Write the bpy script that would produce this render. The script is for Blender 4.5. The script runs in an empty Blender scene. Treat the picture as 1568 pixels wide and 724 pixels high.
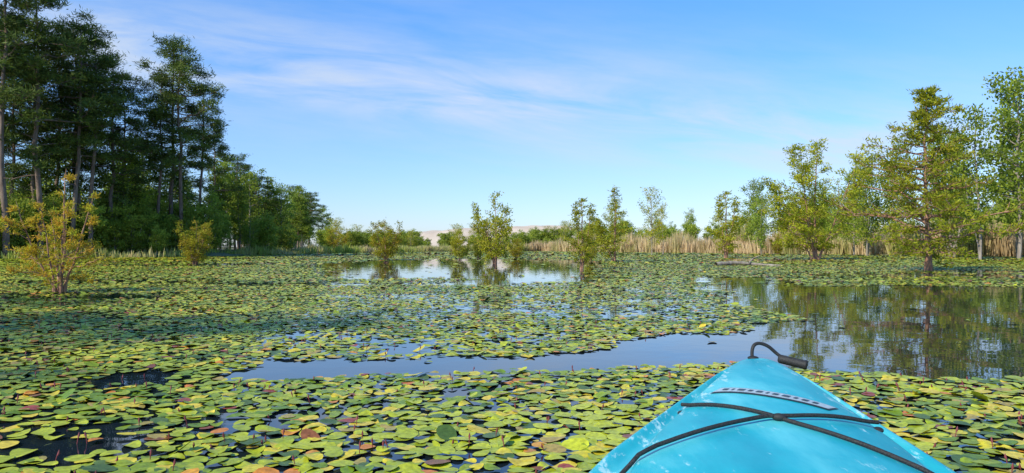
import bpy, math, numpy as np
from mathutils import Vector
R = np.random.default_rng(11)
sc = bpy.context.scene
COL = sc.collection

# ------------------------------------------------------------------ helpers
def build(name, V, F, col=None, mi=None, mats=(), smooth=False, link=True):
    V = np.asarray(V, dtype=np.float32); F = np.asarray(F, dtype=np.int32)
    k = F.shape[1]; n = len(F)
    me = bpy.data.meshes.new(name)
    me.vertices.add(len(V)); me.vertices.foreach_set('co', V.ravel())
    me.loops.add(n*k); me.loops.foreach_set('vertex_index', F.ravel())
    me.polygons.add(n)
    me.polygons.foreach_set('loop_start', np.arange(0, n*k, k, dtype=np.int32))
    me.polygons.foreach_set('loop_total', np.full(n, k, dtype=np.int32))
    if mi is not None: me.polygons.foreach_set('material_index', np.asarray(mi, dtype=np.int32))
    if smooth is True: me.polygons.foreach_set('use_smooth', np.ones(n, dtype=bool))
    elif smooth is not False: me.polygons.foreach_set('use_smooth', np.asarray(smooth, dtype=bool))
    if col is not None:
        a = me.color_attributes.new('col', 'FLOAT_COLOR', 'POINT')
        c = np.ones((len(V), 4), dtype=np.float32); c[:, :3] = col
        a.data.foreach_set('color', c.ravel())
    for m in mats: me.materials.append(m)
    me.update(calc_edges=True); me.validate()
    if not link: return me
    ob = bpy.data.objects.new(name, me); COL.objects.link(ob)
    return ob

def place(name, me, loc, rz=0, s=(1,1,1), parent=None):
    ob = bpy.data.objects.new(name, me); COL.objects.link(ob)
    ob.location = loc; ob.rotation_euler = (0, 0, rz)
    ob.scale = s if hasattr(s, '__len__') else (s, s, s)
    if parent: ob.parent = parent
    return ob

def mat(name):
    m = bpy.data.materials.new(name); m.use_nodes = True
    nt = m.node_tree; nt.nodes.clear()
    out = nt.nodes.new('ShaderNodeOutputMaterial')
    return m, nt, out
def N(nt, t, **kw):
    n = nt.nodes.new(t)
    for k, v in kw.items():
        if k in n.inputs.keys(): n.inputs[k].default_value = v
        else: setattr(n, k, v)
    return n
def L(nt, a, b): nt.links.new(a, b)
def ramp(nt, fac, stops):
    r = nt.nodes.new('ShaderNodeValToRGB'); e = r.color_ramp.elements
    while len(e) < len(stops): e.new(0.5)
    for i, (p, c) in enumerate(stops):
        e[i].position = p; e[i].color = (*c, 1) if len(c) == 3 else c
    L(nt, fac, r.inputs[0]); return r.outputs[0]

class SN:   # smooth noise by random sines
    def __init__(s, scale, oct=3, seed=0):
        r = np.random.default_rng(seed); s.w = []
        for o in range(oct):
            for i in range(6):
                a = r.uniform(0, 2*np.pi); f = 2*np.pi/scale*(2**o)*r.uniform(.6, 1.4)
                s.w.append((math.cos(a)*f, math.sin(a)*f, r.uniform(0, 6.28), .5**o))
    def __call__(s, x, y):
        v = 0
        for a, b, p, w in s.w: v = v + w*np.sin(a*x+b*y+p)
        return v/3.0

# ------------------------------------------------------------------ materials
def leaf_mat(name, dark, light, accent, trans=.35, rough=.55):
    m, nt, out = mat(name)
    at = N(nt, 'ShaderNodeAttribute', attribute_name='col')
    sep = N(nt, 'ShaderNodeSeparateColor'); L(nt, at.outputs['Color'], sep.inputs[0])
    c = ramp(nt, sep.outputs[0], [(0, dark), (1, light)])
    mx = N(nt, 'ShaderNodeMix', data_type='RGBA'); mx.inputs[7].default_value = (*accent, 1)
    L(nt, sep.outputs[1], mx.inputs[0]); L(nt, c, mx.inputs[6])
    oi = N(nt, 'ShaderNodeObjectInfo')
    hs = N(nt, 'ShaderNodeHueSaturation'); L(nt, mx.outputs[2], hs.inputs['Color'])
    mr = N(nt, 'ShaderNodeMapRange'); mr.inputs[3].default_value = .82; mr.inputs[4].default_value = 1.2
    L(nt, oi.outputs['Random'], mr.inputs[0]); L(nt, mr.outputs[0], hs.inputs['Value'])
    p = N(nt, 'ShaderNodeBsdfPrincipled', Roughness=rough); L(nt, hs.outputs[0], p.inputs['Base Color'])
    p.inputs['Specular IOR Level'].default_value = .15
    t = N(nt, 'ShaderNodeBsdfTranslucent'); L(nt, hs.outputs[0], t.inputs[0])
    ms = N(nt, 'ShaderNodeMixShader'); ms.inputs[0].default_value = trans
    L(nt, p.outputs[0], ms.inputs[1]); L(nt, t.outputs[0], ms.inputs[2]); L(nt, ms.outputs[0], out.inputs[0])
    return m
def bark_mat(name, a, b, sc_=6):
    m, nt, out = mat(name)
    tc = N(nt, 'ShaderNodeTexCoord'); mp = N(nt, 'ShaderNodeMapping'); mp.inputs['Scale'].default_value = (1, 1, .25)
    L(nt, tc.outputs['Object'], mp.inputs[0])
    n = N(nt, 'ShaderNodeTexNoise', Scale=float(sc_), Detail=6.0, Roughness=.7); L(nt, mp.outputs[0], n.inputs[0])
    c = ramp(nt, n.outputs[0], [(.3, a), (.7, b)])
    p = N(nt, 'ShaderNodeBsdfPrincipled', Roughness=.9); L(nt, c, p.inputs['Base Color'])
    bp = N(nt, 'ShaderNodeBump', Strength=.6, Distance=.05); L(nt, n.outputs[0], bp.inputs['Height']); L(nt, bp.outputs[0], p.inputs['Normal'])
    L(nt, p.outputs[0], out.inputs[0]); return m
M_pine = leaf_mat('pine_needles', (.014,.042,.012), (.16,.23,.035), (.25,.20,.05), .28)
M_cyp = leaf_mat('cypress_leaves', (.17,.24,.015), (.60,.63,.045), (.62,.34,.04), .48)
M_dec = leaf_mat('broad_leaves', (.09,.17,.018), (.42,.53,.06), (.50,.48,.08), .45)
M_reed = leaf_mat('reed_blades', (.34,.24,.12), (.74,.57,.33), (.30,.36,.06), .35)
M_barkp = bark_mat('pine_bark', (.08,.052,.036), (.30,.21,.15))
M_barkc = bark_mat('cypress_bark', (.16,.07,.04), (.50,.29,.19), 12)
M_barkd = bark_mat('grey_bark', (.14,.11,.08), (.42,.36,.29))

# ------------------------------------------------------------------ trees
def tube(Vs, Fs, off, P, r, n):
    P = np.asarray(P); m = len(P)
    T = np.gradient(P, axis=0); T /= (np.linalg.norm(T, axis=1)[:, None]+1e-9)
    ref = np.array([0, 0, 1.]) if abs(T[0, 2]) < .8 else np.array([1., 0, 0])
    A = np.cross(T, ref); A /= np.linalg.norm(A, axis=1)[:, None]+1e-9
    B = np.cross(T, A)
    th = np.arange(n)/n*2*np.pi
    ring = A[:, None]*np.cos(th)[None, :, None]+B[:, None]*np.sin(th)[None, :, None]
    V = P[:, None]+ring*np.asarray(r)[:, None, None]
    Vs.append(V.reshape(-1, 3))
    i = np.arange(m-1)[:, None]*n; j = np.arange(n)[None]; k = (j+1) % n
    F = np.stack([i+j, i+k, i+n+k, i+n+j], -1).reshape(-1, 4)+off
    Fs.append(F); return off+m*n

def tree(name, seed, H, W, kind, stems=1, spread=0., cs=.15, nbr=60, ncl=8, nlf=20, cr=.2, ll=.12, lw=.04,
         br=.08, up=25, flat=.6, accent=.15, mats=(), prof='cone', droop=.1, stubs=0):
    r = np.random.default_rng(seed)
    Vs, Fs, off = [], [], 0
    C, D, K = [], [], []
    for s in range(stems):
        az = 2*np.pi*(s+r.uniform(-.3, .3))/max(stems, 1)
        hs = H*(1 if s == 0 else r.uniform(.55, .97))
        lean = 0 if (stems == 1 or s == 0) else r.uniform(.4, 1)*spread*W/2
        m = 11; tt = np.linspace(0, 1, m)
        P = np.zeros((m, 3)); P[:, 2] = tt*hs
        curve = tt**.75
        P[:, 0] = math.cos(az)*lean*curve; P[:, 1] = math.sin(az)*lean*curve
        wob = np.cumsum(r.normal(0, 1, (m, 2)), 0)*H*.006; wob -= wob[0]; P[:, :2] += wob
        rb = br*(1 if s == 0 else r.uniform(.4, .8))
        rad = rb*(1-tt*.9)**.8
        if kind == 'cyp': rad = rad*(1+1.3*np.exp(-tt*22))
        P0 = P.copy(); P0[0, 2] = -.5
        off = tube(Vs, Fs, off, P0, rad, 8)
        nb = max(3, int(nbr/stems))
        for b in range(nb):
            x = (b+r.uniform(0, 1))/nb
            t = cs+(1-cs)*x*.985
            i = min(int(t*(m-1)), m-2); f = t*(m-1)-i
            p = P[i]*(1-f)+P[i+1]*f
            if prof == 'cone': pl = (1-x)**.75+.10
            elif prof == 'spire': pl = (.55+.45*min(x/.18, 1))*(1-x)**.95+.07
            elif prof == 'pine': pl = math.sin(math.pi*(.2+.74*x))**.8
            else: pl = math.sin(math.pi*(.25+.65*x))**.6
            bl = W/2*pl*r.uniform(.45, 1.15)*(1 if stems == 1 else .55)
            if kind == 'pine' and r.random() < .22: bl *= .4
            a = b*2.399+r.normal(0, .5)
            if stems > 1 and lean > 0: a = az+r.normal(0, 1.1)
            el = math.radians(up*(.6+.8*x)+r.normal(0, 9))
            d = np.array([math.cos(a)*math.cos(el), math.sin(a)*math.cos(el), math.sin(el)])
            q = np.linspace(0, 1, 6)[:, None]
            BP = p+d*bl*q; BP[:, 2] -= droop*bl*(q[:, 0]**2)
            BP[1:] += r.normal(0, bl*.025, (5, 3))
            r0 = max(.0035*H/5, min(rad[i]*.6, bl*.018))
            off = tube(Vs, Fs, off, BP, np.linspace(r0, r0*.25, 6), 4)
            nc = max(2, int(ncl*(.4+.6*bl/(W/2))))
            tone = r.uniform(-.2, .2)
            for c in range(nc):
                u = r.uniform(.25, 1.02) if kind != 'pine' else 1-abs(r.normal(0, .28))
                u = min(max(u, .15), 1)
                j = min(int(u*5), 4); g = u*5-j
                bp = BP[j]*(1-g)+BP[j+1]*g
                side = np.cross(d, [0, 0, 1.]); side /= np.linalg.norm(side)+1e-9
                o = side*r.uniform(-1, 1)*bl*.30*(1.15-u*.6)+d*bl*r.uniform(0, .15)+np.array([0, 0, r.uniform(-.03, .12)*bl])
                cc = bp+o
                off = tube(Vs, Fs, off, np.array([bp, bp*.5+cc*.5+r.normal(0, .01, 3), cc]), [r0*.4, r0*.3, r0*.2], 3)
                n = max(3, int(nlf*r.uniform(.4, 1.5)))
                if kind == 'pine':
                    dd = r.normal(0, 1, (n, 3)); dd[:, 2] = dd[:, 2]*.6+.35
                    dd /= np.linalg.norm(dd, axis=1)[:, None]
                    base = cc+r.normal(0, 1, (n, 3))*np.array([cr, cr, cr*flat])
                else:
                    w = r.uniform(0, 1, (n, 1))
                    base = bp+(cc-bp)*w+r.normal(0, 1, (n, 3))*np.array([cr, cr, cr*flat])
                    dd = (o/(np.linalg.norm(o)+1e-9))+r.normal(0, .8, (n, 3)); dd[:, 2] -= .1
                    dd /= np.linalg.norm(dd, axis=1)[:, None]
                C.append(base); D.append(dd)
                ct = .5+tone+r.uniform(-.25, .25)
                k = np.zeros((n, 3)); k[:, 0] = np.clip(ct+r.normal(0, .18, n), 0, 1)
                k[:, 1] = np.clip(accent*r.uniform(0, 2.2)+r.normal(0, .1, n), 0, 1)
                K.append(k)
        for b in range(stubs if s == 0 else 0):
            t = r.uniform(.15, cs); p = np.array([np.interp(t, tt, P[:, k]) for k in range(3)])
            a = r.uniform(0, 6.28); l = r.uniform(.3, 1.3)
            off = tube(Vs, Fs, off, np.array([p, p+np.array([math.cos(a)*l, math.sin(a)*l, r.uniform(-.1, .3)*l])]), [.025, .006], 3)
    nb_ = sum(len(f) for f in Fs)
    C = np.concatenate(C); D = np.concatenate(D); K = np.concatenate(K); n = len(C)
    S = np.cross(D, r.normal(0, 1, (n, 3))); S /= np.linalg.norm(S, axis=1)[:, None]+1e-9
    l = ll*r.uniform(.6, 1.3, (n, 1)); w = lw*r.uniform(.7, 1.3, (n, 1))
    mid = C+D*l*.45
    LV = np.stack([C, mid+S*w/2, C+D*l, mid-S*w/2], 1).reshape(-1, 3)
    LF = np.arange(n*4).reshape(-1, 4)+off
    V = np.concatenate(Vs+[LV]); F = np.concatenate(Fs+[LF])
    col = np.zeros((len(V), 3)); col[off:] = np.repeat(K, 4, 0)
    mi = np.zeros(len(F), int); mi[nb_:] = 1
    sm = np.zeros(len(F), bool); sm[:nb_] = True
    return build(name, V, F, col, mi, mats, sm, link=False)

PM = (M_barkp, M_pine); CM = (M_barkc, M_cyp); DM = (M_barkd, M_dec)
pines = [tree('pine_mesh', 100+i, 16, [6.0, 5.0, 6.6][i], 'pine', cs=[.42, .5, .30][i], nbr=[40, 34, 50][i], ncl=10, nlf=34,
              cr=.27, ll=.36, lw=.055, br=.18, up=12, flat=.5, accent=.06, mats=PM, prof='pine', stubs=10) for i in range(3)]
decs = [tree('broadleaf_mesh', 200+i, 8, [5, 4.2, 6][i], 'dec', stems=[2, 1, 3][i], spread=.4, cs=[.18, .12, .16][i], nbr=[46, 46, 56][i], ncl=8, nlf=21,
             cr=.22, ll=.19, lw=.11, br=.1, up=32, flat=.8, accent=.1, mats=DM, prof='round', droop=.05) for i in range(3)]
bush = [tree('bush_mesh', 220+i, 3, 3.6, 'dec', stems=[7, 5][i], spread=.7, cs=.03, nbr=60, ncl=8, nlf=20,
             cr=.14, ll=.16, lw=.09, br=.04, up=38, flat=.8, accent=.2, mats=DM, prof='round', droop=.0) for i in range(2)]
thin = [tree('young_mesh', 230+i, 5, 3.4, 'dec', stems=[1, 2][i], spread=.4, cs=.2, nbr=38, ncl=6, nlf=12,
             cr=.15, ll=.14, lw=.07, br=.05, up=38, flat=.8, accent=.2, mats=(M_barkd, M_cyp), prof='round', droop=.0) for i in range(2)]
shr = [tree('shrub_mesh', 260+i, 2.4, 2.2, 'cyp', stems=[10, 7][i], spread=.85, cs=.08, nbr=[95, 88][i], ncl=7, nlf=18,
            cr=.07, ll=.10, lw=.038, br=.028, up=42, flat=.9, accent=[.28, .14][i], mats=CM, prof='round', droop=.0) for i in range(2)]
cone = [tree('cypress_mesh', 280+i, 3, 2.3, 'cyp', stems=[3, 2][i], spread=.35, cs=.06, nbr=[66, 60][i], ncl=8, nlf=13,
             cr=.055, ll=.11, lw=.032, br=.035, up=34, flat=.7, accent=.12, mats=CM, prof='spire', droop=.03) for i in range(2)]
big = tree('big_cypress_mesh', 304, 5.5, 6.2, 'cyp', stems=1, cs=.06, nbr=92, ncl=17, nlf=17,
           cr=.08, ll=.14, lw=.038, br=.075, up=14, flat=.5, accent=.08, mats=CM, prof='spire', droop=.08)
wide = tree('wide_cypress_mesh', 302, 6.4, 6.6, 'cyp', stems=5, spread=.75, cs=.08, nbr=125, ncl=11, nlf=19,
            cr=.15, ll=.2, lw=.06, br=.08, up=25, flat=.6, accent=.08, mats=CM, prof='round', droop=.08)
leftb = tree('left_cypress_mesh', 303, 1.95, 2.5, 'cyp', stems=7, spread=.6, cs=.10, nbr=84, ncl=10, nlf=18,
             cr=.03, ll=.062, lw=.016, br=.03, up=14, flat=.6, accent=.42, mats=CM, prof='spire', droop=.06)

def rz(): return float(R.uniform(0, 6.28))
# pines of the wooded bank
for i, (x, y, h) in enumerate([(-33.4,46,18.5), (-31.1,45,19), (-30.4,47,17.5), (-29.5,49,16), (-28.9,50,15.6), (-29.0,53,14.3), (-34.6,55,16.5),
                 (-27.2,56,14), (-27.0,58,16.8), (-25.65,57,16.4), (-25.4,60,14), (-26.0,64,11), (-36.5,50,18), (-22,-5,17), (-16.5,-6,15),
                 (-32.2,49.5,16), (-31.5,53,16.5), (-28.6,54,12.5), (-34,50,14), (-30.2,51,13.5)]):
    place('pine_tree', pines[i % 3 if i < 15 else 2], (x, y, .1), rz(), (h/16*.95, h/16*.95, h/16))
for i, (x, y, h) in enumerate([(-33,52,7), (-31,49.5,4), (-29.2,55,8.5), (-27.6,54.5,3.6), (-27.8,60,8), (-25,61,5.5), (-24.2,65,6.2), (-30.5,60,9),
                 (-22.6,63,3), (-36,48,6), (-25.6,57.5,3.2), (-29.8,51,3.4), (-33.5,47.5,3.6), (-23.4,60,2.6), (-35,58,9), (-26.3,66,8)]):
    place('broadleaf_tree', decs[i % 3], (x, y, .1), rz(), (h/8*1.1, h/8*1.1, h/8))
# cypresses standing in the water
place('bald_cypress', big, (12.4, 21.8, 0), 1.0, 1.0)
place('bald_cypress', wide, (17.6, 42.4, 0), .4, (1, 1, 1.02))
place('cypress_shrub', leftb, (-7.1, 11.5, 0), .8, 1.0)
for me, x, y, h, w, h0, w0 in [(shr[0],-6.9,40,2.1,2.3,2.4,2.2), (shr[1],-3.0,42,1.9,1.5,2.4,2.2), (shr[1],-.72,32,2.9,2.4,2.4,2.2),
        (cone[0],2.24,23.7,2.3,1.8,3,1.9), (cone[1],5.1,36.6,3.7,2.9,3,1.9), (cone[0],13.7,47,4.3,3.6,3,1.9), (shr[0],-13,30,1.75,1.8,2.4,2.2),
        (shr[1],-2.0,43,1.5,1.0,2.4,2.2), (shr[0],24,66,1.8,1.6,2.4,2.2), (shr[0],-21,88,2.9,3.6,2.4,2.2), (shr[1],4.2,39,1.6,1.2,2.4,2.2),
        (shr[0],.3,46,1.2,1.5,2.4,2.2)]:
    s = w/w0*1.05
    place('cypress_shrub', me, (x, y, 0), rz(), (s, s, h/h0))
for x, y, h in [(12.4,65,5.4), (9.8,70,4.8), (6.8,60,3.2), (15.5,75,5)]:
    place('young_tree', thin[int(R.integers(2))], (x, y, 0), rz(), (h/5*.9, h/5*.9, h/5))
for x, y, h, k in [(28.8,45,9.0,0), (31.5,45.5,11.0,1), (30.2,50,9.0,2), (34.5,46,10.5,1), (36,52,11,0), (33,55,9.0,2), (26.5,80,7.6,1), (29,62,7,1),
                   (27.2,56,7.2,2), (24.5,58,5.6,0), (29.8,56,8.2,0), (38,50,11.5,2), (22.5,66,5.4,2)]:
    place('broadleaf_tree', decs[k], (x, y, .1), rz(), (h/8*.9, h/8*.9, h/8))

# ------------------------------------------------------------------ shoreline / distant trees
SX = [-3000,-80,-40,-30,-24,-20,-10,5,15,25,35,45,80,3000]; SY = [36,36,40,45,54,80,122,122,100,80,58,50,42,42]
shore = lambda x: np.interp(x, SX, SY)
emp = bpy.data.objects.new('distant_treeline', None); COL.objects.link(emp)
def far(me, x, y, h, h0, k=1.0):
    place('tree', me, (x, y, .3), rz(), (h/h0*k, h/h0*k, h/h0), emp)
for i in range(34):      # receding left bank
    t = R.uniform(0, 1); y = 68+t*90; x = -25.5-t*17-R.uniform(0, 1)**1.5*14+3
    h = (5.8+R.uniform(-1.5, 2.6))+t*1.6
    if R.random() < .4: far(pines[2], x, y, h*1.15, 16, 1.35)
    else: far(decs[int(R.integers(3))], x, y, h, 8, 1.2)
for i in range(46):      # understory along the left bank
    x = R.uniform(-42, -21); y = shore(x)+R.uniform(.5, 9)
    far(bush[i % 2], x, y, R.uniform(1.6, 3.6), 3, 1.1)
for i in range(34):
    x = -26.2-i*.62+R.uniform(-.4, .4); y = shore(x)+R.uniform(7, 12)
    far(bush[i % 2], x, y, R.uniform(3, 4.8), 3, .9)
for i in range(18):
    x = R.uniform(-50, -27); y = shore(x)+R.uniform(12, 30)
    far(decs[i % 3], x, y, R.uniform(6, 10), 8, 1.2)
for i in range(80):      # centre, low scrub
    x = R.uniform(-48, 26); y = R.uniform(124, 165)
    h = R.uniform(1.4, 2.9) if x > -20 else R.uniform(2.6, 4.6)
    if x > -20 and R.random() < .12: h *= 1.6
    far(bush[i % 2] if R.random() < .8 else thin[0], x, y, h, 3 if h < 3.2 else 3.6, 1.4)
for i in range(48):      # right behind the reeds
    x = R.uniform(8, 75); y = shore(x)+R.uniform(9, 45)
    h = np.interp(x/y, [.1, .4, .65, .9], [4.0, 6.3, 7.2, 9.8])*R.uniform(.65, 1.15)
    k = R.random()
    if k < .12: far(pines[2], x, y, h, 16, 1.3)
    elif k < .55: far(thin[int(R.integers(2))], x, y, h, 5, .9)
    else: far(decs[int(R.integers(3))], x, y, h, 8, 1.0)
for i in range(44):
    x = R.uniform(4, 70); y = shore(x)+R.uniform(11, 24)
    far(bush[i % 2], x, y, R.uniform(2.4, 4.4), 3, 1.1)

# ------------------------------------------------------------------ terrain, water, dune
def grid_axis(a, n, p=3):
    u = np.linspace(-1, 1, n); return a*np.sign(u)*np.abs(u)**p
gx = grid_axis(3000, 161); gy = grid_axis(3000, 201)+60
X, Y = np.meshgrid(gx, gy); sh = shore(X)
t = np.clip((Y-sh+1.5)/5, 0, 1); t = t*t*(3-2*t)
tb = np.clip((-60-Y)/20, 0, 1); t = np.maximum(t, tb)
tl = np.clip((np.abs(X)-75)/20, 0, 1); t = np.maximum(t, tl)
Z = -.7+t*1.1+SN(14, 3, 5)(X, Y)*.08*t
def gridmesh(name, X, Y, Z, mats):
    h, w = X.shape; i = np.arange(h-1)[:, None]*w+np.arange(w-1)[None]
    F = np.stack([i, i+1, i+w+1, i+w], -1).reshape(-1, 4)
    return build(name, np.stack([X, Y, Z], -1).reshape(-1, 3), F, mats=mats, smooth=True)
m, nt, out = mat('ground_soil')
tc = N(nt, 'ShaderNodeTexCoord'); n = N(nt, 'ShaderNodeTexNoise', Scale=.35, Detail=8.0); L(nt, tc.outputs['Object'], n.inputs[0])
p = N(nt, 'ShaderNodeBsdfPrincipled', Roughness=.95)
L(nt, ramp(nt, n.outputs[0], [(.35, (.07,.08,.03)), (.55, (.18,.17,.07)), (.7, (.3,.24,.13))]), p.inputs['Base Color']); L(nt, p.outputs[0], out.inputs[0])
gridmesh('ground', X, Y, Z, [m])

m, nt, out = mat('pond_water')
tc = N(nt, 'ShaderNodeTexCoord')
n1 = N(nt, 'ShaderNodeTexNoise', Scale=2.2, Detail=3.0); L(nt, tc.outputs['Object'], n1.inputs[0])
p = N(nt, 'ShaderNodeBsdfPrincipled', Roughness=.02, IOR=1.55); p.inputs['Base Color'].default_value = (.010,.018,.026,1)
bp = N(nt, 'ShaderNodeBump', Strength=.09, Distance=.02); L(nt, n1.outputs[0], bp.inputs['Height']); L(nt, bp.outputs[0], p.inputs['Normal'])
L(nt, p.outputs[0], out.inputs[0])
build('pond_water', [(-96,-82,0), (96,-82,0), (96,135,0), (-96,135,0)], [[0,1,2,3]], mats=[m])

m, nt, out = mat('dune_sand')
tc = N(nt, 'ShaderNodeTexCoord'); n = N(nt, 'ShaderNodeTexNoise', Scale=.12, Detail=8.0); L(nt, tc.outputs['Object'], n.inputs[0])
p = N(nt, 'ShaderNodeBsdfPrincipled', Roughness=.95); p.inputs['Specular IOR Level'].default_value = .1
L(nt, ramp(nt, n.outputs[0], [(.3, (.50,.40,.30)), (.65, (.63,.52,.40))]), p.inputs['Base Color']); L(nt, p.outputs[0], out.inputs[0])
dx, dy = np.meshgrid(np.linspace(-90, 90, 160), np.linspace(270, 360, 60))
prof = np.interp(dx, [-90,-60,-46,-40,-30,-20,-12,-4,2,8,15,22,30,45,60,90], [0,3,5.5,7.8,8.2,8.8,8.2,8.6,9.8,10.2,10.0,9.6,8.0,7.0,4,0])
u = np.clip((dy-270)/35, 0, 1); v = np.clip((360-dy)/40, 0, 1)
dz = prof*np.minimum(u*u*(3-2*u), v)+SN(30, 3, 9)(dx, dy)*.5*np.minimum(u, 1)-.6
gridmesh('sand_dune', dx, dy, dz, [m])

# ------------------------------------------------------------------ reeds
def blades(name, x, y, h, w, z0, K, mats, lean=.13):
    n = len(x); C = np.stack([x, y, np.full(n, z0)], 1)
    a = R.uniform(0, 6.28, n); S = np.stack([np.cos(a), np.sin(a), 0*a], 1)
    T = np.stack([R.normal(0, lean, n), R.normal(0, lean, n), np.ones(n)], 1)*h[:, None]
    mid = C+T*.6
    V = np.stack([C-S*w[:, None]*.3, C+S*w[:, None]*.3, mid+S*w[:, None]*.5, C+T*1.0+S*w[:, None]*.05, mid-S*w[:, None]*.5], 1).reshape(-1, 3)
    return build(name, V, np.arange(n*5).reshape(-1, 5), np.repeat(K, 5, 0), mats=mats)
n = 90000
x = R.uniform(-45, 75, n); y = shore(x)+R.uniform(-2.5, 10, n)+SN(9, 2, 3)(x, 0*x)*1.5
keep = (x > -24) | (R.random(n) < .4); x = x[keep]; y = y[keep]; n = len(x)
hh = np.interp(x, [-45,-20,0,12,30,45], [.7,.8,1.2,1.85,2.0,2.5])*R.uniform(.5, 1.15, n)*(1+.36*SN(7, 3, 4)(x, y))
K = np.zeros((n, 3)); K[:, 0] = np.clip(.5+.35*SN(6, 3, 8)(x, y)+R.normal(0, .2, n), 0, 1)
K[:, 1] = np.clip(np.interp(x, [-20, 8], [.75, .12])+.35*SN(8, 3, 6)(x, y)+R.normal(0, .15, n), 0, 1)
blades('marsh_reeds', x, y, hh, R.uniform(.05, .12, n), -.1, K, [M_reed])

# ------------------------------------------------------------------ lily pads
def inpoly(px, py, poly):
    c = np.zeros(len(px), bool); n = len(poly)
    for i in range(n):
        x1, y1 = poly[i]; x2, y2 = poly[(i+1) % n]
        k = ((y1 > py) != (y2 > py)) & (px < (x2-x1)*(py-y1)/(y2-y1+1e-12)+x1)
        c ^= k
    return c
PA = [(-8.4,29), (-8.4,37), (-3,46), (4.5,40), (3.2,24), (1.9,15.2), (-1.4,13.6), (-1.0,17), (-4.1,15.8), (-5.6,22)]
PB = [(4.2,17.5), (3.1,11.5), (2.75,8.8), (2.8,7.1), (2.3,6.6), (1.13,5.95), (.53,5.25), (-.36,4.85), (-1.52,4.6), (-1.6,4.0), (-1.0,4.0),
      (0,4.3), (1.2,4.3), (1.81,4.28), (2.69,3.84), (5,3.4), (11,2.6), (18,8), (16,14.2), (9.5,13.4), (5.2,13.6), (6.2,17.3)]
PC = [(-6.5,56), (-5,76), (-15,88), (-17,72)]
PD = [(-2.4,10.2), (-.2,10.6), (2.4,9.3), (2.6,9.9), (.2,11.6), (-2.2,11.0)]
n_big = SN(3.0, 3, 21); n_sm = SN(.9, 3, 22); n_x = SN(1.6, 3, 23); n_y = SN(1.6, 3, 24); n_far = SN(9, 3, 25)
tipx, tipy = .83, 2.47; ux, uy = .284, .959
PR = [0,.008,.025,.06,.12,.25,.5,.8,1.0,1.2,1.6,2.2,2.8,3.3,3.7,3.9]
PW = [0.0,.028,.048,.066,.088,.133,.205,.29,.345,.375,.395,.395,.35,.24,.11,0.0]
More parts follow.
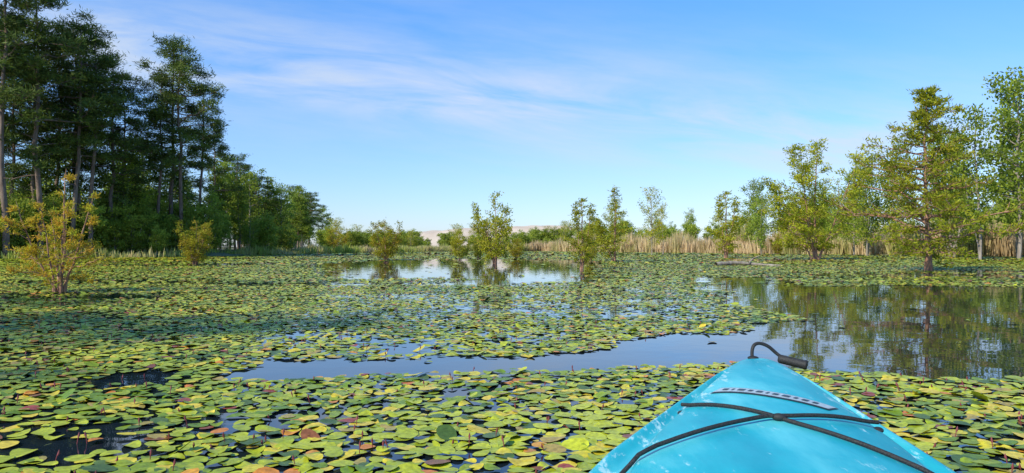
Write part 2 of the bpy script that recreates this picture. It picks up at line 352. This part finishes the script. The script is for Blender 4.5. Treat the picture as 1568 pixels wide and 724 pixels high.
def pads(y0, y1, size, sp, K, seed):
    r = np.random.default_rng(seed)
    ys = np.arange(y0, y1, sp*.8); xm = y1*.86+2.5
    xs = np.arange(-xm, xm, sp)
    X, Y = np.meshgrid(xs, ys); X = X+(np.arange(len(ys)) % 2)[:, None]*sp/2
    X = X.ravel()+r.uniform(-.42, .42, X.size)*sp; Y = Y.ravel()+r.uniform(-.42, .42, Y.size)*sp
    k = np.abs(X) < Y*.86+2.5
    X, Y = X[k], Y[k]
    am = .07+.016*Y
    wx = X+n_x(X, Y)*am*1.2; wy = Y+n_y(X, Y)*am
    water = inpoly(wx, wy, PA) | inpoly(wx, wy, PB) | inpoly(wx, wy, PC)
    wd_ = inpoly(wx, wy, PD)
    dens = 1.02+.42*n_big(X, Y)+.34*n_sm(X, Y)
    dens = np.where(Y > 7, .88+.42*n_big(X*.6, Y)+.30*n_sm(X*.6, Y), dens)
    dens = np.where(Y > 14, .80+.55*n_far(X*.5, Y)+.25*n_big(X*.6, Y), dens)
    dens -= .75*np.exp(-((X+1.75)**2/.5+(Y-4.0)**2/.10))
    dens -= .55*np.exp(-((X+1.6)**2/.35+(Y-2.7)**2/.10))
    dens = np.where(wd_, dens*.45, dens)
    dens = np.where(water, np.where(Y > 14, .008, .001)+np.where(Y > 14, .05, .006)*np.clip(n_sm(X, Y), 0, 1), dens)
    k = r.random(len(X)) < np.clip(dens, 0, .98)
    rr = (tipx-X)*ux+(tipy-Y)*uy; tt = (X-tipx)*uy-(Y-tipy)*ux
    w = np.interp(rr, PR, PW, left=-1, right=-1)
    k &= ~((np.abs(tt) < w*1.0+.01) & (rr > -.03))
    k &= Y < shore(X)+.5
    X, Y = X[k], Y[k]; n = len(X)
    a = size*np.clip(r.normal(.86, .19, n), .35, 1.25)*.5; b = a*r.uniform(.60, .8, n)
    th = r.uniform(0, 2*np.pi, n)
    ph = np.arange(K)/K*2*np.pi+.1
    rim = 1+r.normal(0, .025, (n, K))
    ex = a[:, None]*np.cos(ph)*rim; ey = b[:, None]*np.sin(ph)*rim
    tx = r.normal(0, .045, n); ty = r.normal(0, .045, n)
    up = r.random(n) < (.02 if y0 < 14 else 0); tx[up] = r.normal(0, .28, up.sum()); ty[up] = r.normal(0, .22, up.sum())
    cup = r.uniform(-.01, .07, n)*a
    bend = r.normal(0, .09, n)*a
    z0 = .003+r.uniform(0, .010, n)
    z0[up] += a[up]*.15
    rz_ = z0[:, None]+ex*tx[:, None]+ey*ty[:, None]+cup[:, None]+bend[:, None]*np.cos(2*ph+1)+r.normal(0, .014, (n, K))*a[:, None]
    rz_ = np.maximum(rz_, .0012)
    c, s = np.cos(th)[:, None], np.sin(th)[:, None]
    RX = X[:, None]+ex*c-ey*s; RY = Y[:, None]+ex*s+ey*c
    V = np.zeros((n, K+1, 3)); V[:, :K, 0] = RX; V[:, :K, 1] = RY; V[:, :K, 2] = rz_
    V[:, K, 0] = X; V[:, K, 1] = Y; V[:, K, 2] = z0+.001
    base = np.arange(n)[:, None]*(K+1); j = np.arange(K)[None]
    F = np.stack([base+j, base+(j+1) % K, base+K+0*j], -1).reshape(-1, 3)
    g = np.clip(.56+.28*n_big(X+9, Y)+.2*n_sm(X, Y+7)+r.normal(0, .28, n), 0, 1)[:, None]
    col = (1-g)*np.array([.15, .25, .014])+g*np.array([.50, .54, .030])
    q = r.random(n); 
    def setc(lo, hi, c1, c2):
        k = (q >= lo) & (q < hi); t = r.random((k.sum(), 1)); col[k] = np.array(c1)*(1-t)+np.array(c2)*t
    setc(0, .13, (.62,.54,.03), (.72,.54,.05)); setc(.13, .155, (.70,.34,.03), (.62,.20,.035)); setc(.155, .175, (.24,.12,.04), (.34,.08,.05))
    setc(.175, .25, (.07,.13,.02), (.11,.17,.03)); setc(.25,.29,(.38,.32,.07),(.46,.32,.07))
    C = np.repeat(col[:, None, :], K+1, 1)
    C[:, K] *= .9; C[:, :K] *= r.uniform(.85, 1.12, (n, K, 1))
    return V.reshape(-1, 3), F, C.reshape(-1, 3)
bands = [(0.6, 7, .092, .061, 12, 1), (7, 14, .098, .070, 7, 2), (14, 30, .155, .120, 6, 3), (30, 62, .30, .25, 6, 4), (62, 124, .6, .52, 6, 5)]
Vs, Fs, Cs, o = [], [], [], 0
for bnd in bands:
    V, F, C = pads(*bnd); Vs.append(V); Fs.append(F+o); Cs.append(C); o += len(V)
m, nt, out = mat('lily_pad_leaf')
at = N(nt, 'ShaderNodeAttribute', attribute_name='col')
tc = N(nt, 'ShaderNodeTexCoord')
n1 = N(nt, 'ShaderNodeTexNoise', Scale=60.0, Detail=4.0); L(nt, tc.outputs['Object'], n1.inputs[0])
n2 = N(nt, 'ShaderNodeTexNoise', Scale=260.0, Detail=2.0); L(nt, tc.outputs['Object'], n2.inputs[0])
mr = N(nt, 'ShaderNodeMapRange'); mr.inputs[1].default_value = .3; mr.inputs[2].default_value = .7; mr.inputs[3].default_value = .70; mr.inputs[4].default_value = 1.2
L(nt, n1.outputs[0], mr.inputs[0])
mx = N(nt, 'ShaderNodeVectorMath', operation='SCALE'); L(nt, at.outputs['Color'], mx.inputs[0]); L(nt, mr.outputs[0], mx.inputs['Scale'])
sp = ramp(nt, n2.outputs[0], [(.66, (0,0,0)), (.74, (.7,.7,.7))])
m2 = N(nt, 'ShaderNodeMix', data_type='RGBA'); L(nt, sp, m2.inputs[0]); L(nt, mx.outputs[0], m2.inputs[6]); m2.inputs[7].default_value = (.20,.13,.04,1)
p = N(nt, 'ShaderNodeBsdfPrincipled', Roughness=.42); L(nt, m2.outputs[2], p.inputs['Base Color'])
p.inputs['Specular IOR Level'].default_value = .3
bp = N(nt, 'ShaderNodeBump', Strength=.3, Distance=.004); L(nt, n1.outputs[0], bp.inputs['Height']); L(nt, bp.outputs[0], p.inputs['Normal'])
L(nt, p.outputs[0], out.inputs[0])
build('lily_pads', np.concatenate(Vs), np.concatenate(Fs), np.concatenate(Cs), mats=[m], smooth=True)
print('pads verts', o)
# small flower buds / stems poking out
n = 420; y = R.uniform(2.2, 7, n); x = R.uniform(-1, 1, n)*y*.75; k = ~inpoly(x, y, PB); x, y = x[k], y[k]; n = len(x)
rr = (tipx-x)*ux+(tipy-y)*uy; tt = (x-tipx)*uy-(y-tipy)*ux; k = ~((np.abs(tt) < .46) & (rr > -.1)); x, y = x[k], y[k]; n = len(x)
Vs, Fs, off = [], [], 0
for i in range(n):
    h = R.uniform(.012, .04); a = R.uniform(-.012, .012, 2)
    P = np.array([[x[i], y[i], -.01], [x[i]+a[0]*.6, y[i]+a[1]*.6, h*.7], [x[i]+a[0], y[i]+a[1], h], [x[i]+a[0]*1.1, y[i]+a[1]*1.1, h+.012]])
    off = tube(Vs, Fs, off, P, [.0016, .0016, .0045, .001], 5)
m, nt, out = mat('bud_red'); p = N(nt, 'ShaderNodeBsdfPrincipled', Roughness=.5); p.inputs['Base Color'].default_value = (.22,.045,.05,1); L(nt, p.outputs[0], out.inputs[0])
build('watershield_buds', np.concatenate(Vs), np.concatenate(Fs), mats=[m], smooth=True)

# ------------------------------------------------------------------ floating log
Vs, Fs = [], []
q = np.linspace(0, 1, 14)
P = np.stack([7.8+2.6*q, 28+.5*np.sin(q*3), .05+.05*np.sin(q*5)], 1); off = tube(Vs, Fs, 0, P, .09*(1-.55*q)+.01*np.sin(q*31), 9)
off = tube(Vs, Fs, off, np.array([[9.2,28.4,.1], [9.4,28.5,.28], [9.7,28.5,.4]]), [.035,.025,.01], 6)
build('floating_log', np.concatenate(Vs), np.concatenate(Fs), mats=[M_barkd], smooth=True)

# ------------------------------------------------------------------ kayak
kay = bpy.data.objects.new('kayak', None); COL.objects.link(kay)
zg = lambda r: np.interp(r, [0,.3,.6,1.0,1.5,2.2,3.0,3.9], [.342,.322,.30,.272,.25,.235,.25,.31])
cw = lambda r: np.interp(r, [0,.05,.2,.5,.9,1.3,2,3,3.9], [.004,.014,.032,.056,.078,.09,.07,.05,.0])
wd = lambda r: np.interp(r, PR, PW)
def sstep(a, b, x): t = np.clip((x-a)/(b-a), 0, 1); return t*t*(3-2*t)
def deckz(r, t):
    w = np.maximum(wd(r), 1e-4); u = np.clip(np.abs(t)/w, 0, 1)
    g = sstep(.12, .35, r)
    z = zg(r)+cw(r)*(1-u**2.4)
    z = z-g*.026*sstep(.70, .76, u)*(1-sstep(.86, 1, u))      # ledge outside the raised panel
    return z
def toW(r, t, z):
    return np.stack([tipx-r*ux+t*uy, tipy-r*uy-t*ux, z+0*r], -1)
rs = np.concatenate([np.array([0,.004,.01,.018,.03,.045,.06,.09]), np.linspace(.12, 3.6, 110), np.array([3.7,3.78,3.84,3.88,3.9])])
us = np.concatenate([np.linspace(-1, -.66, 20), np.linspace(-.64, .64, 33), np.linspace(.66, 1, 20)])
hull = [(1.012,-.012), (1.01,-.03), (.985,-.035), (.96,-.08), (.90,-.16), (.78,-.24), (.5,-.32), (0,-.34)]
rows = []
for r in rs:
    w = float(wd(r)); t = us*w
    deck = np.stack([t, deckz(np.full_like(t, r), t)], 1)
    z0 = float(zg(r)); k = min(1, .25+.9*min(r, 3.9-r))
    hr = [(a*w, z0+b*k*(z0+.08)/.34*(1 if b < -.04 else 1)) for a, b in hull]
    hl = [(-a, z) for a, z in hr[::-1]][1:]
    sec = np.concatenate([deck, np.array(hr), np.array(hl)])
    rows.append(toW(np.full(len(sec), r), sec[:, 0], sec[:, 1]))
G = np.stack(rows); nr, nc = G.shape[:2]
i = np.arange(nr-1)[:, None]*nc; j = np.arange(nc)[None]; k = (j+1) % nc
F = np.stack([i+j, i+k, i+nc+k, i+nc+j], -1).reshape(-1, 4)
ctr_r = np.repeat((rs[:-1]+rs[1:])/2, nc); jj = np.tile(np.arange(nc), nr-1)
uu = np.where(jj < len(us)-1, us[np.minimum(jj, len(us)-1)], 9); tt = uu*wd(ctr_r)
hole = (((ctr_r-2.55)/.48)**2+(tt/.27)**2 < 1) & (uu < 2)
F = F[~hole]
cu = np.zeros((nr, nc, 3)); cu[:, :len(us), 0] = np.abs(us); cu[:, len(us):, 0] = 1; cu[:, :, 1] = rs[:, None]/4; cu[:, :len(us), 2] = (us+1)/2
m, nt, out = mat('turquoise_plastic')
at = N(nt, 'ShaderNodeAttribute', attribute_name='col'); sep = N(nt, 'ShaderNodeSeparateColor'); L(nt, at.outputs['Color'], sep.inputs[0])
tc = N(nt, 'ShaderNodeTexCoord')
mp = N(nt, 'ShaderNodeMapping'); mp.inputs['Rotation'].default_value = (0, 0, .29); mp.inputs['Scale'].default_value = (1, .3, 1); L(nt, tc.outputs['Object'], mp.inputs[0])
n1 = N(nt, 'ShaderNodeTexNoise', Scale=4.5, Detail=6.0, Roughness=.6); L(nt, mp.outputs[0], n1.inputs[0])
n2 = N(nt, 'ShaderNodeTexNoise', Scale=30.0, Detail=8.0, Roughness=.72); L(nt, mp.outputs[0], n2.inputs[0])
base = ramp(nt, n1.outputs[0], [(.32, (.008,.30,.37)), (.5, (.02,.42,.48)), (.66, (.12,.60,.62))])
e = ramp(nt, sep.outputs[0], [(.35, (0,0,0)), (.8, (.10,.10,.10)), (1.0, (.08,.08,.08))])
ad = N(nt, 'ShaderNodeMath', operation='ADD'); L(nt, n2.outputs[0], ad.inputs[0]); L(nt, e, ad.inputs[1])
sc1 = ramp(nt, ad.outputs[0], [(.62, (0,0,0)), (.69, (.85,.85,.85))])
mx = N(nt, 'ShaderNodeMix', data_type='RGBA'); L(nt, sc1, mx.inputs[0]); L(nt, base, mx.inputs[6]); mx.inputs[7].default_value = (.48,.74,.74,1)
p = N(nt, 'ShaderNodeBsdfPrincipled', Roughness=.33); L(nt, mx.outputs[2], p.inputs['Base Color'])
rr_ = N(nt, 'ShaderNodeMapRange'); rr_.inputs[3].default_value = .28; rr_.inputs[4].default_value = .5; L(nt, n2.outputs[0], rr_.inputs[0]); L(nt, rr_.outputs[0], p.inputs['Roughness'])
p.inputs['Specular IOR Level'].default_value = .35
bp = N(nt, 'ShaderNodeBump', Strength=.3, Distance=.02); L(nt, n1.outputs[0], bp.inputs['Height']); L(nt, bp.outputs[0], p.inputs['Normal'])
L(nt, p.outputs[0], out.inputs[0])
hb = build('hull', G.reshape(-1, 3), F, cu.reshape(-1, 3), mats=[m], smooth=True); hb.parent = kay
m, nt, out = mat('black_cord')
tc = N(nt, 'ShaderNodeTexCoord'); n1 = N(nt, 'ShaderNodeTexNoise', Scale=400.0); L(nt, tc.outputs['Object'], n1.inputs[0])
p = N(nt, 'ShaderNodeBsdfPrincipled', Roughness=.7); L(nt, ramp(nt, n1.outputs[0], [(.4, (.008,.008,.009)), (.65, (.04,.04,.035))]), p.inputs['Base Color'])
L(nt, p.outputs[0], out.inputs[0]); M_blk = m
def cord(name, pts, rad=.0045, lift=.004):
    pts = np.array(pts); n = 40; q = np.linspace(0, len(pts)-1, n)
    r = np.interp(q, range(len(pts)), pts[:, 0]); t = np.interp(q, range(len(pts)), pts[:, 1])
    z = deckz(r, t)
    for _ in range(6): z = np.maximum(z, np.convolve(np.pad(z, 1, mode='edge'), [.25,.5,.25], 'valid'))
    z = z+rad+lift
    P = toW(r, t, z); Vs, Fs = [], []; tube(Vs, Fs, 0, P, np.full(n, rad), 10)
    o = build(name, Vs[0], Fs[0], mats=[M_blk], smooth=True); o.parent = kay
cord('bungee_cord_1', [(.771,-.205), (.94,-.012), (.985,.03), (1.16,.235), (1.38,.375)], lift=.001)
cord('bungee_cord_2', [(.865,.213), (.955,.035), (.972,-.02), (1.16,-.235), (1.36,-.375)], lift=.006)
def blob(name, r, t, size, dz=0, mat_=M_blk):
    bpy.ops.mesh.primitive_uv_sphere_add(segments=16, ring_count=10)
    o = bpy.context.object; o.name = name; o.scale = size
    c = toW(np.array([r]), np.array([t]), deckz(np.array([r]), np.array([t]))+dz)[0]; o.location = c
    o.rotation_euler = (0, 0, -.288); o.data.materials.append(mat_); o.parent = kay
    for f in o.data.polygons: f.use_smooth = True
for a, b in [(.771,-.205), (.865,.213)]: blob('cord_anchor', a, b, (.011,.016,.006))
blob('cord_clip', .965, .006, (.015,.010,.008), .008)
# carry handle
def tw(r, t, z): return toW(np.array([r]), np.array([t]), np.array([z]))[0]
def smooth(P, it=3):
    P = np.array(P)
    for _ in range(it):
        Q = [P[0]]
        for a, b in zip(P[:-1], P[1:]): Q += [a*.75+b*.25, a*.25+b*.75]
        P = np.array(Q+[P[-1]])
    return P
Vs, Fs = [], []
P = smooth([tw(.05,-.02,.335), tw(.045,-.022,.385), tw(.03,-.005,.402), tw(.02,.03,.392), tw(.01,.06,.362), tw(.02,.085,.347)])
tube(Vs, Fs, 0, P, np.full(len(P), .0058), 8); o = build('carry_handle_cord', Vs[0], Fs[0], mats=[M_blk], smooth=True); o.parent = kay
Vs, Fs = [], []
P = np.array([tw(.02+.02*q_, .062+.088*q_, .350-.016*q_) for q_ in [0,0,.04,.1,.5,.88,.93,1,1]])
tube(Vs, Fs, 0, P, [0.0001,.009,.0135,.0145,.0145,.0145,.0165,.015,.0001], 18); o = build('carry_handle_grip', Vs[0], Fs[0], mats=[M_blk], smooth=True); o.parent = kay
blob('handle_eyelet', .055, -.018, (.018,.018,.007), .001)
# decal strip
def strip(name, a0, a1, b0, b1, lift, mt):
    A, B = np.array([.640,-.128]), np.array([.786,.135]); d = B-A; nrm = np.array([-d[1], d[0]])/np.linalg.norm(d)*.029
    n = 24; q = np.linspace(a0, a1, n)
    V = []
    for b in (b0, b1):
        pr = A+d*q[:, None]+nrm*b
        V.append(toW(pr[:, 0], pr[:, 1], deckz(pr[:, 0], pr[:, 1])+lift))
    V = np.concatenate(V); F = [[i, i+1, n+i+1, n+i] for i in range(n-1)]
    o = build(name, V, F, mats=[mt], smooth=True); o.parent = kay
def simple(name, c, ro=.5, me=0):
    m, nt, out = mat(name); p = N(nt, 'ShaderNodeBsdfPrincipled', Roughness=ro, Metallic=float(me))
    tc = N(nt, 'ShaderNodeTexCoord'); n1 = N(nt, 'ShaderNodeTexNoise', Scale=90.0); L(nt, tc.outputs['Object'], n1.inputs[0])
    L(nt, ramp(nt, n1.outputs[0], [(.3, tuple(v*.75 for v in c)), (.7, c)]), p.inputs['Base Color']); L(nt, p.outputs[0], out.inputs[0]); return m
M_dk = simple('decal_dark', (.05,.08,.10)); M_sv = simple('decal_silver', (.46,.55,.56), .35)
strip('decal_border', 0, 1, -1, 1, .002, M_dk); strip('decal_field', .012, .988, -.76, .76, .0032, M_sv)
a = .07
for i in range(11):
    wl = [.05,.02,.06,.035,.05,.02,.045,.06,.03,.05,.04][i]; strip('decal_mark', a, a+wl, -.28, .28, .0044, M_dk); a += wl+.035
# coaming and seat
Vs, Fs = [], []
a = np.linspace(0, 2*np.pi, 49); cr_, ct_ = 2.55+.49*np.cos(a), .28*np.sin(a)
P = toW(cr_, ct_, deckz(cr_, ct_)+.012); tube(Vs, Fs, 0, P, np.full(49, .016), 8)
o = build('cockpit_coaming', Vs[0], Fs[0], mats=[M_blk], smooth=True); o.parent = kay
blob('seat', 2.75, 0, (.2,.2,.05), -.22)

# ------------------------------------------------------------------ world + sun
SUN_AZ = math.radians(226); SUN_EL = math.radians(38)
w = bpy.data.worlds.new('World'); sc.world = w; w.use_nodes = True
nt = w.node_tree; nt.nodes.clear()
out = N(nt, 'ShaderNodeOutputWorld'); bg = N(nt, 'ShaderNodeBackground'); bg.inputs['Strength'].default_value = .13
sky = N(nt, 'ShaderNodeTexSky'); sky.sky_type = 'NISHITA'; sky.sun_disc = False
sky.sun_elevation = SUN_EL; sky.sun_rotation = SUN_AZ; sky.air_density = 1.0; sky.dust_density = .3; sky.ozone_density = 2.0
tc = N(nt, 'ShaderNodeTexCoord'); sx = N(nt, 'ShaderNodeSeparateXYZ'); L(nt, tc.outputs['Generated'], sx.inputs[0])
def M(op, a, b=None, c=None):
    n = N(nt, 'ShaderNodeMath', operation=op)
    for i, v in enumerate((a, b, c)):
        if v is None: continue
        if isinstance(v, (int, float)): n.inputs[i].default_value = v
        else: L(nt, v, n.inputs[i])
    return n.outputs[0]
# colour response of the sky by elevation: deeper blue overhead, pale blue at the horizon
gr = ramp(nt, sx.outputs[2], [(0.0, (.41,.47,.68)), (.12, (.40,.53,.73)), (.34, (.32,.62,.92))])
gm = N(nt, 'ShaderNodeVectorMath', operation='MULTIPLY'); L(nt, sky.outputs[0], gm.inputs[0]); L(nt, gr, gm.inputs[1])
gs = N(nt, 'ShaderNodeVectorMath', operation='SCALE'); gs.inputs['Scale'].default_value = 2.0; L(nt, gm.outputs[0], gs.inputs[0])
yy = M('MAXIMUM', M('ABSOLUTE', sx.outputs[1]), .15)
a_ = M('DIVIDE', sx.outputs[0], yy); e_ = M('DIVIDE', sx.outputs[2], yy)
es = M('ADD', e_, M('MULTIPLY', a_, .13))
cv = N(nt, 'ShaderNodeCombineXYZ'); L(nt, M('MULTIPLY', a_, 2.2), cv.inputs[0]); L(nt, M('MULTIPLY', es, 13.0), cv.inputs[1])
n1 = N(nt, 'ShaderNodeTexNoise', Scale=1.5, Detail=9.0, Roughness=.6, Distortion=.7); L(nt, cv.outputs[0], n1.inputs[0])
n2 = N(nt, 'ShaderNodeTexNoise', Scale=.8, Detail=6.0, Roughness=.6); L(nt, cv.outputs[0], n2.inputs[0])
band = M('EXPONENT', M('MULTIPLY', M('POWER', M('DIVIDE', M('SUBTRACT', es, .20), .052), 2.0), -1.0))
band2 = M('EXPONENT', M('MULTIPLY', M('POWER', M('DIVIDE', M('SUBTRACT', es, .21), .12), 2.0), -1.0))
c1 = M('MULTIPLY', M('MULTIPLY', M('SMOOTH_MIN', M('MAXIMUM', M('MULTIPLY', M('SUBTRACT', n1.outputs[0], .40), 4.0), 0.0), 1.0, .3), band), .62)
c2 = M('MULTIPLY', M('MULTIPLY', M('MAXIMUM', M('SUBTRACT', n2.outputs[0], .36), 0.0), band2), 1.6)
cf = M('MINIMUM', M('ADD', c1, c2), .75)
mx = N(nt, 'ShaderNodeMix', data_type='RGBA'); L(nt, cf, mx.inputs[0]); L(nt, gs.outputs[0], mx.inputs[6]); mx.inputs[7].default_value = (5.4,6.0,6.9,1)
L(nt, mx.outputs[2], bg.inputs[0]); L(nt, bg.outputs[0], out.inputs[0])
sd = bpy.data.lights.new('sun', 'SUN'); sd.energy = 5.0; sd.angle = math.radians(.5); sd.color = (1, .93, .78)
so = bpy.data.objects.new('sun', sd); COL.objects.link(so)
dirv = Vector((math.sin(SUN_AZ)*math.cos(SUN_EL), math.cos(SUN_AZ)*math.cos(SUN_EL), math.sin(SUN_EL)))
so.rotation_euler = dirv.to_track_quat('Z', 'Y').to_euler(); so.location = (0, 0, 30)

# ------------------------------------------------------------------ camera
cd = bpy.data.cameras.new('camera'); cam = bpy.data.objects.new('camera', cd); COL.objects.link(cam)
cd.sensor_width = 36; cd.lens = 25.7; cd.clip_start = .05; cd.clip_end = 6000
cam.location = (0, 0, .72); cam.rotation_euler = (math.radians(90.82), 0, 0)
sc.camera = cam
sc.view_settings.view_transform = 'Standard'; sc.view_settings.look = 'None'; sc.view_settings.exposure = 0
